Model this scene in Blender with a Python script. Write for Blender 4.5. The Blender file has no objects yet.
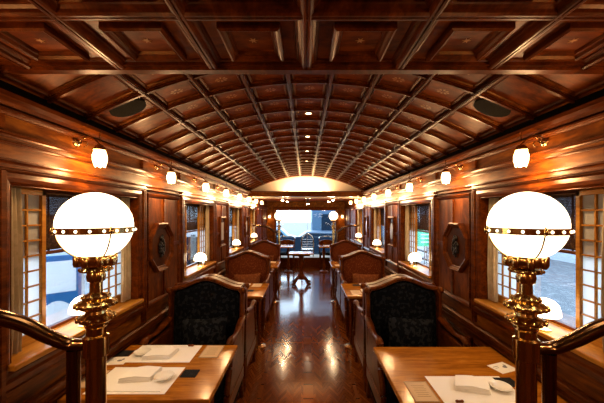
import bpy, math, random
from mathutils import Vector, Matrix
random.seed(7)
PI = math.pi
C = bpy.context.scene.collection
sc = bpy.context.scene
H = 1.62                      # eye height

# ------------------------------------------------------------------ camera, sky, exposure
cam_d = bpy.data.cameras.new('camera'); cam = bpy.data.objects.new('camera', cam_d); C.objects.link(cam)
cam.location = (-0.03, 0, H); cam.rotation_euler = (PI/2, 0, 0)
cam_d.sensor_width = 36; cam_d.lens = 36*300/604; cam_d.shift_x = -3/604; cam_d.shift_y = 13/604
cam_d.clip_start = 0.02; cam_d.clip_end = 200
sc.camera = cam
sc.view_settings.view_transform = 'Standard'; sc.view_settings.look = 'None'
sc.view_settings.exposure = 0.85; sc.view_settings.gamma = 1; sc.view_settings.use_curve_mapping = False
w = bpy.data.worlds.new('sky'); sc.world = w; w.use_nodes = True
bg = w.node_tree.nodes['Background']; bg.inputs[0].default_value = (0.56, 0.78, 1.0, 1); bg.inputs[1].default_value = 3.6
WARM = (1.0, 0.62, 0.29)
SCONCE_W, GLOBE_E, SHADE_E, DOME_E = 5.1, 2.6, 4.5, 4.5

# ------------------------------------------------------------------ materials
def nodes(name):
    m = bpy.data.materials.new(name); m.use_nodes = True
    nt = m.node_tree; return m, nt, nt.nodes['Principled BSDF']
def N(nt, t, **kw):
    n = nt.nodes.new(t)
    for k, v in kw.items(): setattr(n, k, v)
    return n
def ramp(nt, fac, stops):
    r = N(nt, 'ShaderNodeValToRGB'); e = r.color_ramp.elements
    while len(e) < len(stops): e.new(0.5)
    for el, (p, c) in zip(e, stops): el.position = p; el.color = (*c, 1)
    nt.links.new(fac, r.inputs[0]); return r.outputs[0]
def coords(nt, scale):
    tc = N(nt, 'ShaderNodeTexCoord'); mp = N(nt, 'ShaderNodeMapping'); mp.inputs['Scale'].default_value = scale
    nt.links.new(tc.outputs['Object'], mp.inputs[0]); return mp.outputs[0]
def wood(name, dark, mid, light, scale=(14, 2, 14), rough=0.32, coat=0.25, bump=0.05, spec=0.24):
    m, nt, b = nodes(name)
    v = coords(nt, scale)
    n1 = N(nt, 'ShaderNodeTexNoise'); n1.inputs['Scale'].default_value = 1.6; n1.inputs['Detail'].default_value = 7
    n1.inputs['Roughness'].default_value = 0.62; n1.inputs['Distortion'].default_value = 0.7
    nt.links.new(v, n1.inputs['Vector'])
    n2 = N(nt, 'ShaderNodeTexNoise'); n2.inputs['Scale'].default_value = 9; n2.inputs['Detail'].default_value = 4
    nt.links.new(v, n2.inputs['Vector'])
    mx = N(nt, 'ShaderNodeMath', operation='MULTIPLY_ADD'); nt.links.new(n2.outputs[0], mx.inputs[0]); mx.inputs[1].default_value = 0.35
    nt.links.new(n1.outputs[0], mx.inputs[2])
    sb = N(nt, 'ShaderNodeMath', operation='SUBTRACT'); nt.links.new(mx.outputs[0], sb.inputs[0]); sb.inputs[1].default_value = 0.17
    col = ramp(nt, sb.outputs[0], [(0.30, dark), (0.5, mid), (0.72, light)])
    nt.links.new(col, b.inputs['Base Color'])
    b.inputs['Roughness'].default_value = rough; b.inputs['Specular Tint'].default_value = (1.0, 0.52, 0.20, 1); b.inputs['Specular IOR Level'].default_value = spec
    b.inputs['Coat Weight'].default_value = coat; b.inputs['Coat Roughness'].default_value = 0.12
    if bump:
        bp = N(nt, 'ShaderNodeBump'); bp.inputs['Strength'].default_value = bump; bp.inputs['Distance'].default_value = 0.004
        nt.links.new(n2.outputs[0], bp.inputs['Height']); nt.links.new(bp.outputs[0], b.inputs['Normal'])
    return m
def plain(name, col, rough=0.5, metal=0.0, coat=0.0, emis=None, es=0):
    m, nt, b = nodes(name)
    b.inputs['Base Color'].default_value = (*col, 1); b.inputs['Roughness'].default_value = rough
    b.inputs['Metallic'].default_value = metal; b.inputs['Coat Weight'].default_value = coat
    if emis: b.inputs['Emission Color'].default_value = (*emis, 1); b.inputs['Emission Strength'].default_value = es
    return m
def speckle(name, base, spots, scale, thr=0.5, rough=0.9, kind='noise', sheen=0.0, bump=0.2):
    m, nt, b = nodes(name)
    v = coords(nt, (scale,)*3)
    if kind == 'noise':
        n = N(nt, 'ShaderNodeTexNoise'); n.inputs['Scale'].default_value = 1; n.inputs['Detail'].default_value = 3; f = n.outputs[0]
        nt.links.new(v, n.inputs['Vector'])
        col = ramp(nt, f, [(thr, base), (thr+0.06, spots)])
    else:
        n = N(nt, 'ShaderNodeTexVoronoi'); n.inputs['Scale'].default_value = 1; f = n.outputs['Distance']
        nt.links.new(v, n.inputs['Vector'])
        col = ramp(nt, f, [(thr-0.06, spots), (thr, base)])
    nt.links.new(col, b.inputs['Base Color']); b.inputs['Roughness'].default_value = rough
    b.inputs['Sheen Weight'].default_value = sheen; b.inputs['Specular IOR Level'].default_value = 0.08
    bp = N(nt, 'ShaderNodeBump'); bp.inputs['Strength'].default_value = bump; bp.inputs['Distance'].default_value = 0.003
    nt.links.new(f, bp.inputs['Height']); nt.links.new(bp.outputs[0], b.inputs['Normal'])
    return m
def glass(name, tint=(1, 1, 1), refl=0.5):
    m = bpy.data.materials.new(name); m.use_nodes = True; nt = m.node_tree; nt.nodes.clear()
    o = N(nt, 'ShaderNodeOutputMaterial'); t = N(nt, 'ShaderNodeBsdfTransparent'); t.inputs[0].default_value = (*tint, 1)
    g = N(nt, 'ShaderNodeBsdfGlossy'); g.inputs['Roughness'].default_value = 0.02
    f = N(nt, 'ShaderNodeFresnel'); f.inputs[0].default_value = 1.45
    mu = N(nt, 'ShaderNodeMath', operation='MULTIPLY'); nt.links.new(f.outputs[0], mu.inputs[0]); mu.inputs[1].default_value = refl
    mx = N(nt, 'ShaderNodeMixShader'); nt.links.new(mu.outputs[0], mx.inputs[0]); nt.links.new(t.outputs[0], mx.inputs[1]); nt.links.new(g.outputs[0], mx.inputs[2])
    nt.links.new(mx.outputs[0], o.inputs[0]); return m
def paper(name, col, trans=0.6):
    m = bpy.data.materials.new(name); m.use_nodes = True; nt = m.node_tree; nt.nodes.clear()
    o = N(nt, 'ShaderNodeOutputMaterial'); d = N(nt, 'ShaderNodeBsdfDiffuse'); d.inputs[0].default_value = (*col, 1)
    t = N(nt, 'ShaderNodeBsdfTranslucent'); t.inputs[0].default_value = (*col, 1)
    mx = N(nt, 'ShaderNodeMixShader'); mx.inputs[0].default_value = trans
    nt.links.new(d.outputs[0], mx.inputs[1]); nt.links.new(t.outputs[0], mx.inputs[2]); nt.links.new(mx.outputs[0], o.inputs[0]); return m
def floor_mat(name, strip=False):
    m, nt, b = nodes(name)
    tc = N(nt, 'ShaderNodeTexCoord'); sp = N(nt, 'ShaderNodeSeparateXYZ'); nt.links.new(tc.outputs['Object'], sp.inputs[0])
    def M(op, a, bb=None, cc=None):
        n = N(nt, 'ShaderNodeMath', operation=op)
        for i, q in enumerate((a, bb, cc)):
            if q is None: continue
            if isinstance(q, (int, float)): n.inputs[i].default_value = q
            else: nt.links.new(q, n.inputs[i])
        return n.outputs[0]
    if strip:
        a = M('FLOOR', M('DIVIDE', sp.outputs[1], 0.22)); v = M('DIVIDE', sp.outputs[1], 0.22); cid = M('ADD', a, 3.3)
    else:
        P = 0.1325
        cx = M('DIVIDE', sp.outputs[0], P)
        fr = M('ABSOLUTE', M('SUBTRACT', M('FRACT', cx), 0.5))
        v = M('DIVIDE', M('ADD', sp.outputs[1], M('MULTIPLY', fr, 2*P)), 0.062)
        side = M('GREATER_THAN', M('FRACT', cx), 0.5)
        cid = M('ADD', M('ADD', M('FLOOR', v), M('MULTIPLY', M('FLOOR', cx), 17.3)), M('MULTIPLY', side, 7.7))
    wn = N(nt, 'ShaderNodeTexWhiteNoise', noise_dimensions='1D'); nt.links.new(cid, wn.inputs['W'])
    gv = coords(nt, (30, 30, 30)); gn = N(nt, 'ShaderNodeTexNoise'); gn.inputs['Detail'].default_value = 5; nt.links.new(gv, gn.inputs['Vector'])
    f = M('ADD', M('MULTIPLY_ADD', wn.outputs['Value'], 0.34, 0.16), M('MULTIPLY', gn.outputs[0], 0.35))
    col = ramp(nt, f, [(0.1, (0.060, 0.012, 0.002)), (0.55, (0.14, 0.034, 0.005)), (1.0, (0.27, 0.078, 0.012))])
    seam = M('LESS_THAN', M('ABSOLUTE', M('SUBTRACT', M('FRACT', v), 0.5)), 0.47)
    mx = N(nt, 'ShaderNodeMix', data_type='RGBA'); nt.links.new(seam, mx.inputs[0]); mx.inputs[6].default_value = (0.02, 0.007, 0.004, 1)
    nt.links.new(col, mx.inputs[7]); nt.links.new(mx.outputs[2], b.inputs['Base Color'])
    b.inputs['Roughness'].default_value = 0.15; b.inputs['Coat Weight'].default_value = 0.12; b.inputs['Coat Roughness'].default_value = 0.05; b.inputs['Specular Tint'].default_value = (1.0, 0.80, 0.62, 1)
    bn = N(nt, 'ShaderNodeTexNoise'); bn.inputs['Scale'].default_value = 1; nt.links.new(coords(nt, (9, 9, 9)), bn.inputs['Vector'])
    hh = M('ADD', bn.outputs[0], M('MULTIPLY', wn.outputs['Value'], 0.05))
    bp = N(nt, 'ShaderNodeBump'); bp.inputs['Strength'].default_value = 0.12; bp.inputs['Distance'].default_value = 0.004
    nt.links.new(hh, bp.inputs['Height']); nt.links.new(bp.outputs[0], b.inputs['Normal']); nt.links.new(bp.outputs[0], b.inputs['Coat Normal'])
    return m

W_WALL  = wood('mahogany_wall',  (0.0260, 0.0046, 0.0004), (0.1150, 0.0270, 0.0021), (0.2600, 0.0780, 0.0060), (9, 1.6, 9), 0.38, 0.0, 0.05, 0.18)
W_PANEL = wood('mahogany_panel', (0.0420, 0.0075, 0.0008), (0.1200, 0.0259, 0.0023), (0.2400, 0.0610, 0.0049), (7, 7, 2.2), 0.48, 0.0, 0.05, 0.13)
W_TRIM  = wood('mahogany_trim',  (0.0250, 0.0040, 0.0005), (0.0820, 0.0156, 0.0014), (0.1650, 0.0369, 0.0030), (16, 2.5, 16), 0.28, 0.0)
W_FRAME = wood('carved_walnut',  (0.0240, 0.0040, 0.0005), (0.0780, 0.0156, 0.0016), (0.1600, 0.0369, 0.0033), (10, 10, 10), 0.36, 0.0)
W_TABLE = wood('polished_table', (0.2000, 0.0563, 0.0039), (0.3300, 0.1101, 0.0083), (0.4600, 0.1728, 0.0154), (2.2, 16, 8), 0.20, 0.15, 0.02)
W_SILL  = wood('sill_wood',      (0.2500, 0.0870, 0.0088), (0.3800, 0.1536, 0.0165), (0.5000, 0.2240, 0.0275), (14, 2, 14), 0.28, 0.1)
W_CEIL  = wood('ceiling_panel',  (0.0400, 0.0056, 0.0007), (0.1180, 0.0210, 0.0022), (0.2200, 0.0450, 0.0041), (3, 8, 8), 0.42, 0.0, 0.05, 0.18)
W_RIB   = wood('ceiling_rib',    (0.0240, 0.0037, 0.0006), (0.0640, 0.0110, 0.0015), (0.1300, 0.0266, 0.0030), (12, 3, 12), 0.30, 0.0)
INLAY   = plain('light_inlay', (0.38, 0.17, 0.05), 0.4)
GAPSHADE   = plain('gap_shade_black', (0.003, 0.002, 0.002), 1.0); GAPSHADE.node_tree.nodes['Principled BSDF'].inputs['Specular IOR Level'].default_value = 0.05  # flat black that stands in for shade above the cornice
OCT     = wood('octagon_field', (0.035, 0.007, 0.001), (0.06, 0.013, 0.002), (0.10, 0.022, 0.003), (6, 6, 6), 0.5, 0.0, 0.05, 0.10)
BRONZE  = plain('dark_bronze', (0.012, 0.010, 0.010), 0.40, 0.5)
RAILM   = plain('bronze_rail', (0.20, 0.115, 0.055), 0.18, 1.0)
BRASS   = plain('polished_brass', (0.70, 0.50, 0.20), 0.16, 1.0)
BRASSD  = plain('aged_brass', (0.42, 0.25, 0.10), 0.24, 1.0)
SILVER  = plain('brushed_silver', (0.62, 0.62, 0.60), 0.25, 1.0)
FLOORM  = floor_mat('herringbone_parquet'); FLOORS = floor_mat('parquet_border', True)
FAB_D   = speckle('dark_floral_fabric', (0.0020, 0.0024, 0.0040), (0.010, 0.011, 0.014), 34, 0.52)
FAB_D2  = speckle('dark_cushion_fabric', (0.003, 0.0036, 0.0055), (0.015, 0.0165, 0.020), 30, 0.50)
FAB_B   = speckle('rust_dotted_fabric', (0.10, 0.019, 0.0045), (0.21, 0.06, 0.016), 55, 0.34, kind='vor')
FAB_B2  = speckle('brown_cushion_fabric', (0.15, 0.042, 0.013), (0.20, 0.065, 0.020), 40, 0.5)
CURT    = speckle('beige_curtain_cloth', (0.52, 0.42, 0.27), (0.60, 0.49, 0.33), 20, 0.5)
LINEN   = plain('white_linen', (0.88, 0.86, 0.82), 0.9)
MATP    = plain('white_placemat', (0.88, 0.86, 0.83), 0.75)
CHINA   = plain('white_china', (0.85, 0.83, 0.78), 0.12, 0, 0.5)
BLACK   = speckle('black_weave', (0.010, 0.010, 0.012), (0.022, 0.022, 0.025), 180, 0.5)
CARD    = plain('tan_card', (0.62, 0.44, 0.25), 0.7)
CARDL   = plain('tan_card_border', (0.36, 0.22, 0.10), 0.7)
INK     = plain('grey_ink', (0.16, 0.16, 0.20), 0.8)
SHOJI   = paper('screen_paper', (0.86, 0.85, 0.82), 0.72)
GLASS   = glass('window_glass')
GLOBE   = plain('opal_globe', (0.9, 0.9, 0.88), 0.25, emis=(1.0, 0.76, 0.50), es=GLOBE_E)
SHADE   = plain('tulip_glass', (0.9, 0.85, 0.75), 0.3, emis=(1.0, 0.62, 0.26), es=SHADE_E)
DOME    = plain('opal_dome', (0.9, 0.88, 0.84), 0.3, emis=(1.0, 0.74, 0.46), es=DOME_E)
BULB    = plain('spot_bulb', (1, 1, 1), 0.3, emis=(1.0, 0.80, 0.52), es=30)
DISC    = plain('downlight_disc', (1, 1, 1), 0.3, emis=(1.0, 0.62, 0.30), es=14)
CREAM   = plain('cream_lunette', (0.86, 0.76, 0.60), 0.8)
BLIND_M = speckle('bamboo_slats', (0.030, 0.014, 0.007), (0.055, 0.028, 0.014), 60, 0.5)
GLASSD  = plain('frosted_relief_glass', (0.72, 0.70, 0.66), 0.3)
SPEAK   = speckle('speaker_mesh', (0.008, 0.006, 0.004), (0.018, 0.013, 0.007), 260, 0.5)

# ------------------------------------------------------------------ mesh builder
class MB:
    def __init__(s): s.v = []; s.f = []; s.mi = []; s.m = 0
    def add(s, vs, fs):
        o = len(s.v); s.v += [tuple(p) for p in vs]; s.f += [tuple(i+o for i in f) for f in fs]; s.mi += [s.m]*len(fs)
    def box(s, x0, x1, y0, y1, z0, z1):
        x0, x1 = sorted((x0, x1)); y0, y1 = sorted((y0, y1)); z0, z1 = sorted((z0, z1))
        s.add([(x0,y0,z0),(x1,y0,z0),(x1,y1,z0),(x0,y1,z0),(x0,y0,z1),(x1,y0,z1),(x1,y1,z1),(x0,y1,z1)],
              [(0,3,2,1),(4,5,6,7),(0,1,5,4),(1,2,6,5),(2,3,7,6),(3,0,4,7)]); return s
    def obox(s, c, ax, ay, az):                        # oriented box: centre and three half vectors
        c = Vector(c); ax, ay, az = map(Vector, (ax, ay, az))
        p = [c+i*ax+j*ay+k*az for k in (-1, 1) for i, j in ((-1,-1),(1,-1),(1,1),(-1,1))]
        s.add(p, [(0,3,2,1),(4,5,6,7),(0,1,5,4),(1,2,6,5),(2,3,7,6),(3,0,4,7)]); return s
    def lathe(s, prof, c=(0,0,0), n=20, axis='z'):
        vs = []; fs = []; k = len(prof)
        for i in range(n):
            a = 2*PI*i/n
            for r, h in prof:
                x, y, z = r*math.cos(a), r*math.sin(a), h
                if axis == 'x': x, y, z = h, x, y
                if axis == 'y': x, y, z = x, h, y
                vs.append((c[0]+x, c[1]+y, c[2]+z))
        for i in range(n):
            j = (i+1) % n
            for q in range(k-1): fs.append((i*k+q, j*k+q, j*k+q+1, i*k+q+1))
        s.add(vs, fs); return s
    def ball(s, c, r, n=8, sc_=(1,1,1)):
        m = max(4, n//2+1); vs = []; fs = []
        for i in range(m+1):
            t = PI*i/m
            for j in range(n):
                a = 2*PI*j/n
                vs.append((c[0]+r*sc_[0]*math.sin(t)*math.cos(a), c[1]+r*sc_[1]*math.sin(t)*math.sin(a), c[2]+r*sc_[2]*math.cos(t)))
        for i in range(m):
            for j in range(n): fs.append((i*n+j, (i+1)*n+j, (i+1)*n+(j+1)%n, i*n+(j+1)%n))
        s.add(vs, fs); return s
    def tube(s, pts, r, n=8, flat=1.0, closed=False):
        pts = [Vector(p) for p in pts]; k = len(pts); vs = []; fs = []
        up0 = Vector((0,0,1)); 
        for i, p in enumerate(pts):
            a = pts[(i-1) % k] if (closed or i > 0) else p; b = pts[(i+1) % k] if (closed or i < k-1) else p
            t = (b-a).normalized(); u = up0 if abs(t.z) < 0.95 else Vector((0,1,0))
            sx = t.cross(u).normalized(); sy = sx.cross(t).normalized()
            rr = r[i] if isinstance(r, (list, tuple)) else r
            for j in range(n):
                q = 2*PI*j/n; vs.append(p + sx*rr*math.cos(q) + sy*rr*flat*math.sin(q))
        for i in range(k if closed else k-1):
            for j in range(n):
                i2 = (i+1) % k; fs.append((i*n+j, i*n+(j+1)%n, i2*n+(j+1)%n, i2*n+j))
        if not closed: fs.append(tuple(range(n))[::-1]); fs.append(tuple((k-1)*n+j for j in range(n)))
        s.add(vs, fs); return s
    def mold(s, pts, prof, mp, closed=True):            # polygon (u,v) with a profile of (inset, height), mitred
        k = len(pts); vs = []; fs = []; q = len(prof)
        area = sum(pts[i][0]*pts[(i+1)%k][1]-pts[(i+1)%k][0]*pts[i][1] for i in range(k))
        sg = 1 if area > 0 else -1
        for i in range(k):
            a, b, c = Vector(pts[i-1]), Vector(pts[i]), Vector(pts[(i+1) % k])
            d1 = (b-a).normalized(); d2 = (c-b).normalized()
            n1 = Vector((-d1.y, d1.x))*sg; n2 = Vector((-d2.y, d2.x))*sg
            m = (n1+n2); m = m/max(0.2, m.dot(n1)) if m.length > 1e-6 else n1
            for d, h in prof: p = b+m*d; vs.append(mp(p.x, p.y, h))
        for i in range(k):
            j = (i+1) % k
            for e in range(q-1): fs.append((i*q+e, j*q+e, j*q+e+1, i*q+e+1))
        s.add(vs, fs); return s
    def poly(s, pts, mp, h0, h1):                       # extruded polygon
        k = len(pts); vs = [mp(u, v, h0) for u, v in pts]+[mp(u, v, h1) for u, v in pts]
        s.add(vs, [tuple(range(k))[::-1], tuple(range(k, 2*k))]+[(i, (i+1)%k, k+(i+1)%k, k+i) for i in range(k)]); return s
    def prism_y(s, prof, y0, y1):                       # profile of (x,z), along y
        k = len(prof); s.add([(x, y0, z) for x, z in prof]+[(x, y1, z) for x, z in prof],
            [tuple(range(k)), tuple(range(k, 2*k))[::-1]]+[(i, k+i, k+(i+1)%k, (i+1)%k) for i in range(k)]); return s
    def build(s, name, mat, parent=None, smooth=False, bevel=0, sub=0, loc=None, rz=0):
        me = bpy.data.meshes.new(name); me.from_pydata(s.v, [], s.f)
        mats = mat if isinstance(mat, (list, tuple)) else [mat]
        for m in mats: me.materials.append(m)
        if len(mats) > 1:
            for p, i in zip(me.polygons, s.mi): p.material_index = i
        me.validate(); me.update()
        import bmesh
        bm = bmesh.new(); bm.from_mesh(me); bmesh.ops.recalc_face_normals(bm, faces=bm.faces); bm.to_mesh(me); bm.free()
        if smooth:
            me.shade_smooth()
            try: me.set_sharp_from_angle(angle=math.radians(38))
            except Exception: pass
        o = bpy.data.objects.new(name, me); C.objects.link(o)
        if parent: o.parent = parent
        if loc: o.location = loc
        if rz: o.rotation_euler.z = rz
        if bevel:
            b = o.modifiers.new('bevel', 'BEVEL'); b.width = bevel; b.segments = 2; b.limit_method = 'ANGLE'
        if sub:
            b = o.modifiers.new('sub', 'SUBSURF'); b.levels = sub; b.render_levels = sub
        return o
def tag(o, label, cat, group=None):
    o['label'] = label; o['category'] = cat
    if group: o['group'] = group
    return o
def struct(o): o['kind'] = 'structure'; return o
def empty(name, loc, label=None, cat=None, group=None, rz=0):
    o = bpy.data.objects.new(name, None); C.objects.link(o); o.location = loc; o.rotation_euler.z = rz; o.empty_display_size = 0.05
    if label: tag(o, label, cat, group)
    return o
def dup(root, loc, rz=None, label=None, group=None, mirror=False):
    def cp(o, par):
        c = o.copy(); C.objects.link(c); c.parent = par
        for ch in [q for q in bpy.data.objects if q.parent == o and q != c]: cp(ch, c)
        return c
    r = cp(root, None); r.location = loc
    if rz is not None: r.rotation_euler.z = rz
    if mirror: r.scale.x = -abs(r.scale.x)
    if label: r['label'] = label
    if group: r['group'] = group
    return r
def plight(name, loc, e, col=WARM, r=0.03, parent=None, spot=None):
    d = bpy.data.lights.new(name, 'SPOT' if spot else 'POINT'); d.energy = e; d.color = col; d.shadow_soft_size = r
    if spot: d.spot_size = spot; d.spot_blend = 0.6
    o = bpy.data.objects.new(name, d); C.objects.link(o); o.location = loc
    if parent: o.parent = parent
    return o
SIDE = {-1: 'left', 1: 'right'}
ROW = ['nearest', 'second', 'third', 'fourth']

# ------------------------------------------------------------------ setting
W = 1.28; WC = [1.74, 3.56, 5.38, 7.20]; Y0, Y1 = -1.3, 9.9
OPN, Z0, Z1 = 0.48, 0.98, 1.745
APEX = H+0.857
def arch(x): return APEX-0.1985*x*x
# floor
fl = MB(); ys = [Y0]; y = -0.62
while y < 9.8: ys += [y, y+0.03]; y += 0.88
ys.append(Y1)
xs = [-1.34, -0.45, -0.42, -0.045, -0.03, 0.03, 0.045, 0.42, 0.45, 1.34]
for i in range(len(xs)-1):
    for j in range(len(ys)-1):
        fl.m = 1 if (i in (1, 3, 4, 5, 7) or j % 2 == 1) else 0
        fl.add([(xs[i],ys[j],0),(xs[i+1],ys[j],0),(xs[i+1],ys[j+1],0),(xs[i],ys[j+1],0)], [(0,1,2,3)])
fl.m = 0; fl.box(-1.44, 1.44, Y0, Y1, -0.12, -0.002)
struct(fl.build('floor', [FLOORM, FLOORS]))
# side walls
PAN = [( -0.60, 1.20)] 
for s in (-1, 1):
    mp = lambda u, v, h, s=s: (s*(W-h), u, v)
    m = MB(); edges = [Y0]
    for c in WC: edges += [c-OPN, c+OPN]
    edges.append(Y1)
    m.box(s*W, s*(W+0.18), Y0, Y1, -0.12, Z0); m.box(s*W, s*(W+0.18), Y0, 1.25, Z1, 2.26); m.box(s*W, s*(W+0.18), 1.25, Y1, Z1, 2.19)
    for i in range(0, len(edges), 2): m.box(s*W, s*(W+0.18), edges[i], edges[i+1], Z0, Z1)
    struct(m.build(f'wall_{SIDE[s]}', W_WALL))
    # panel fields with mouldings between the windows
    pm = MB(); fld = MB()
    spans = [(WC[i]+0.60, WC[i+1]-0.60) for i in range(3)]+[(7.82, 8.6), (8.8, 9.6), (-1.25, -0.4), (-0.35, 0.3), (0.35, 1.18)]
    P1 = [(0, 0), (0, 0.022), (0.008, 0.027), (0.022, 0.020), (0.034, 0.008), (0.038, 0.0)]
    for a, b in spans:
        fld.box(s*(W-0.002), s*(W-0.006), a, b, 0.90, 1.785)
        pm.mold([(a, 0.89), (b, 0.89), (b, 1.79), (a, 1.79)], P1, mp)
        # stiles as in the carved panels: a vertical and a horizontal rail crossing in the middle
        mid = (a+b)/2
        for (u0, u1, v0, v1) in ((mid-0.018, mid+0.018, 0.925, 1.755), (a+0.03, b-0.03, 1.335, 1.365)):
            pm.box(s*(W-0.004), s*(W-0.016), u0, u1, v0, v1)
        for e in (a-0.035, b+0.035):                       # pilasters
            pm.box(s*W, s*(W-0.022), e-0.022, e+0.022, 0.80, 1.80)
            pm.box(s*W, s*(W-0.030), e-0.009, e+0.009, 0.80, 1.80)
            pm.box(s*W, s*(W-0.016), e-0.02, e+0.02, 1.97, 2.06)
    lo = [(WC[i]+0.60, WC[i+1]-0.60) for i in range(3)]+[(c-0.55, c+0.55) for c in WC]+[(7.82, 9.6), (-1.25, 1.2)]
    for a, b in lo: pm.mold([(a, 0.17), (b, 0.17), (b, 0.66), (a, 0.66)], P1, mp)
    w_ = pm.build(f'trim_{1 if s<0 else 2}', W_TRIM); struct(w_)
    f_ = fld.build('panel', W_PANEL, w_)
    # running mouldings: cornice, frieze rails, dado rails, baseboard
    t = MB()
    def run(z, h, d, steps=3, y0=Y0, y1=Y1):
        pr = [(s*W, z), (s*(W-d*0.45), z), (s*(W-d*0.55), z+h*0.3), (s*(W-d), z+h*0.45), (s*(W-d), z+h*0.8), (s*(W-d*0.5), z+h), (s*W, z+h)]
        t.prism_y(pr, y0, y1)
    run(2.065, 0.055, 0.075); run(2.035, 0.024, 0.04)
    run(1.945, 0.022, 0.030); run(1.915, 0.014, 0.018); run(1.835, 0.020, 0.028); run(1.805, 0.016, 0.040)
    run(0.745, 0.040, 0.035); run(0.70, 0.020, 0.018)
    struct(t.build(f'trim_{3 if s<0 else 4}', W_TRIM))
    b_ = MB(); b_.prism_y([(s*W, 0), (s*(W-0.035), 0), (s*(W-0.035), 0.09), (s*(W-0.015), 0.12), (s*W, 0.13)], Y0, Y1)
    struct(b_.build(f'baseboard_{SIDE[s]}', W_TRIM))
    d_ = MB(); d_.box(s*(W+0.01), s*(W-0.012), Y0, 6.60, 2.121, 2.168)  # black strip, the shadow gap over the cornice put in as colour
    struct(d_.build(f'trim_{5 if s<0 else 6}', GAPSHADE))
# windows
FRP = [(-0.10, 0), (-0.10, 0.020), (-0.085, 0.028), (-0.06, 0.028), (-0.05, 0.018), (-0.03, 0.022), (-0.012, 0.019), (0, 0.012), (0.003, 0.014), (0.003, -0.14)]
wn = 0
for s in (-1, 1):
    mp = lambda u, v, h, s=s: (s*(W-h), u, v)
    for k, c in enumerate(WC):
        wn += 1
        m = MB(); m.mold([(c-OPN, Z0), (c+OPN, Z0), (c+OPN, Z1), (c-OPN, Z1)], FRP, mp)
        wo = struct(m.build(f'window_{wn}', W_TRIM))
        m = MB(); m.box(s*(W-0.05), s*(W+0.15), c-OPN-0.02, c+OPN+0.02, Z0-0.012, Z0+0.014)
        m.build('sill', W_SILL, wo, bevel=0.006)
        m = MB(); m.mold([(c-OPN, Z0), (c+OPN, Z0), (c+OPN, Z1), (c-OPN, Z1)], [(0, -0.155), (0, -0.13), (0.03, -0.13), (0.03, -0.155)], mp)
        fr = m.build('window_frame', W_TRIM, wo)
        m = MB(); m.box(s*(W+0.143), s*(W+0.147), c-OPN+0.02, c+OPN-0.02, Z0+0.02, Z1-0.02)
        m.build('pane', GLASS, fr)
        for e in (-1, 1):                                   # sliding lattice screens
            u0, u1 = sorted((c+e*(OPN-0.005), c+e*0.205)); a0, a1 = Z0+0.016, Z1-0.004
            m = MB(); X0, X1 = s*(W+0.075), s*(W+0.100)
            m.box(X0, X1, u0, u0+0.022, a0, a1); m.box(X0, X1, u1-0.022, u1, a0, a1)
            m.box(X0, X1, u0, u1, a0, a0+0.05); m.box(X0, X1, u0, u1, a1-0.025, a1)
            for q in range(1, 3):
                uu = u0+0.022+(u1-u0-0.044)*q/3; m.box(s*(W+0.080), s*(W+0.09), uu-0.004, uu+0.004, a0, a1)
            for q in range(1, 9):
                zz = a0+0.05+(a1-a0-0.075)*q/9; m.box(s*(W+0.080), s*(W+0.09), u0, u1, zz-0.004, zz+0.004)
            fr2 = m.build('lattice_screen', W_SILL, wo)
            m = MB(); m.box(s*(W+0.0915), s*(W+0.0925), u0+0.01, u1-0.01, a0+0.02, a1-0.01); m.build('paper', SHOJI, fr2)
        # bamboo blind outside the screens
        bl = empty('bamboo_blind', (s*(W+0.118), c, Z1-0.01), f'dark bamboo roll blind half lowered over the {ROW[k]} {SIDE[s]} window', 'blind', 'bamboo blinds over the windows')
        m = MB(); n_ = 34
        for q in range(n_): m.box(-0.0025, 0.0025, -OPN+0.004, OPN-0.004, -0.0142-q*0.0088, -0.006-q*0.0088)
        m.build('slats', BLIND_M, bl)
        m = MB()
        for q in range(7): m.box(-0.004, 0.004, -0.42+q*0.14-0.003, -0.42+q*0.14+0.003, -0.31, -0.006)
        m.build('cord', BLIND_M, bl)
        m = MB(); m.tube([(0, -OPN+0.004, -0.318), (0, OPN-0.004, -0.318)], 0.010, 8); m.build('bottom_rail', W_FRAME, bl)
        # curtains
        for e in (-1, 1):
            nn = 46; m = MB(); vs = []; fs = []
            for i in range(nn):
                t_ = i/(nn-1); u = e*(OPN-0.01)-e*t_*0.095; xo = 0.012*math.sin(t_*PI*9)
                for j, zz in enumerate((1.0, 1.2, 1.45, 1.738)):
                    vs.append((s*(W+0.045)+xo*(1+0.2*math.sin(j+i)), c+u+(0.008*math.sin(j*1.3)), zz))
            for i in range(nn-1):
                for j in range(3): fs.append((i*4+j, (i+1)*4+j, (i+1)*4+j+1, i*4+j+1))
            m.add(vs, fs); o = m.build('curtain', CURT, smooth=True)
            mo = o.modifiers.new('thickness', 'SOLIDIFY'); mo.thickness = 0.002
            tag(o, f'narrow beige curtain gathered at the {"near" if e<0 else "far"} edge of the {ROW[k]} {SIDE[s]} window', 'curtain', 'gathered window curtains')

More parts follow.
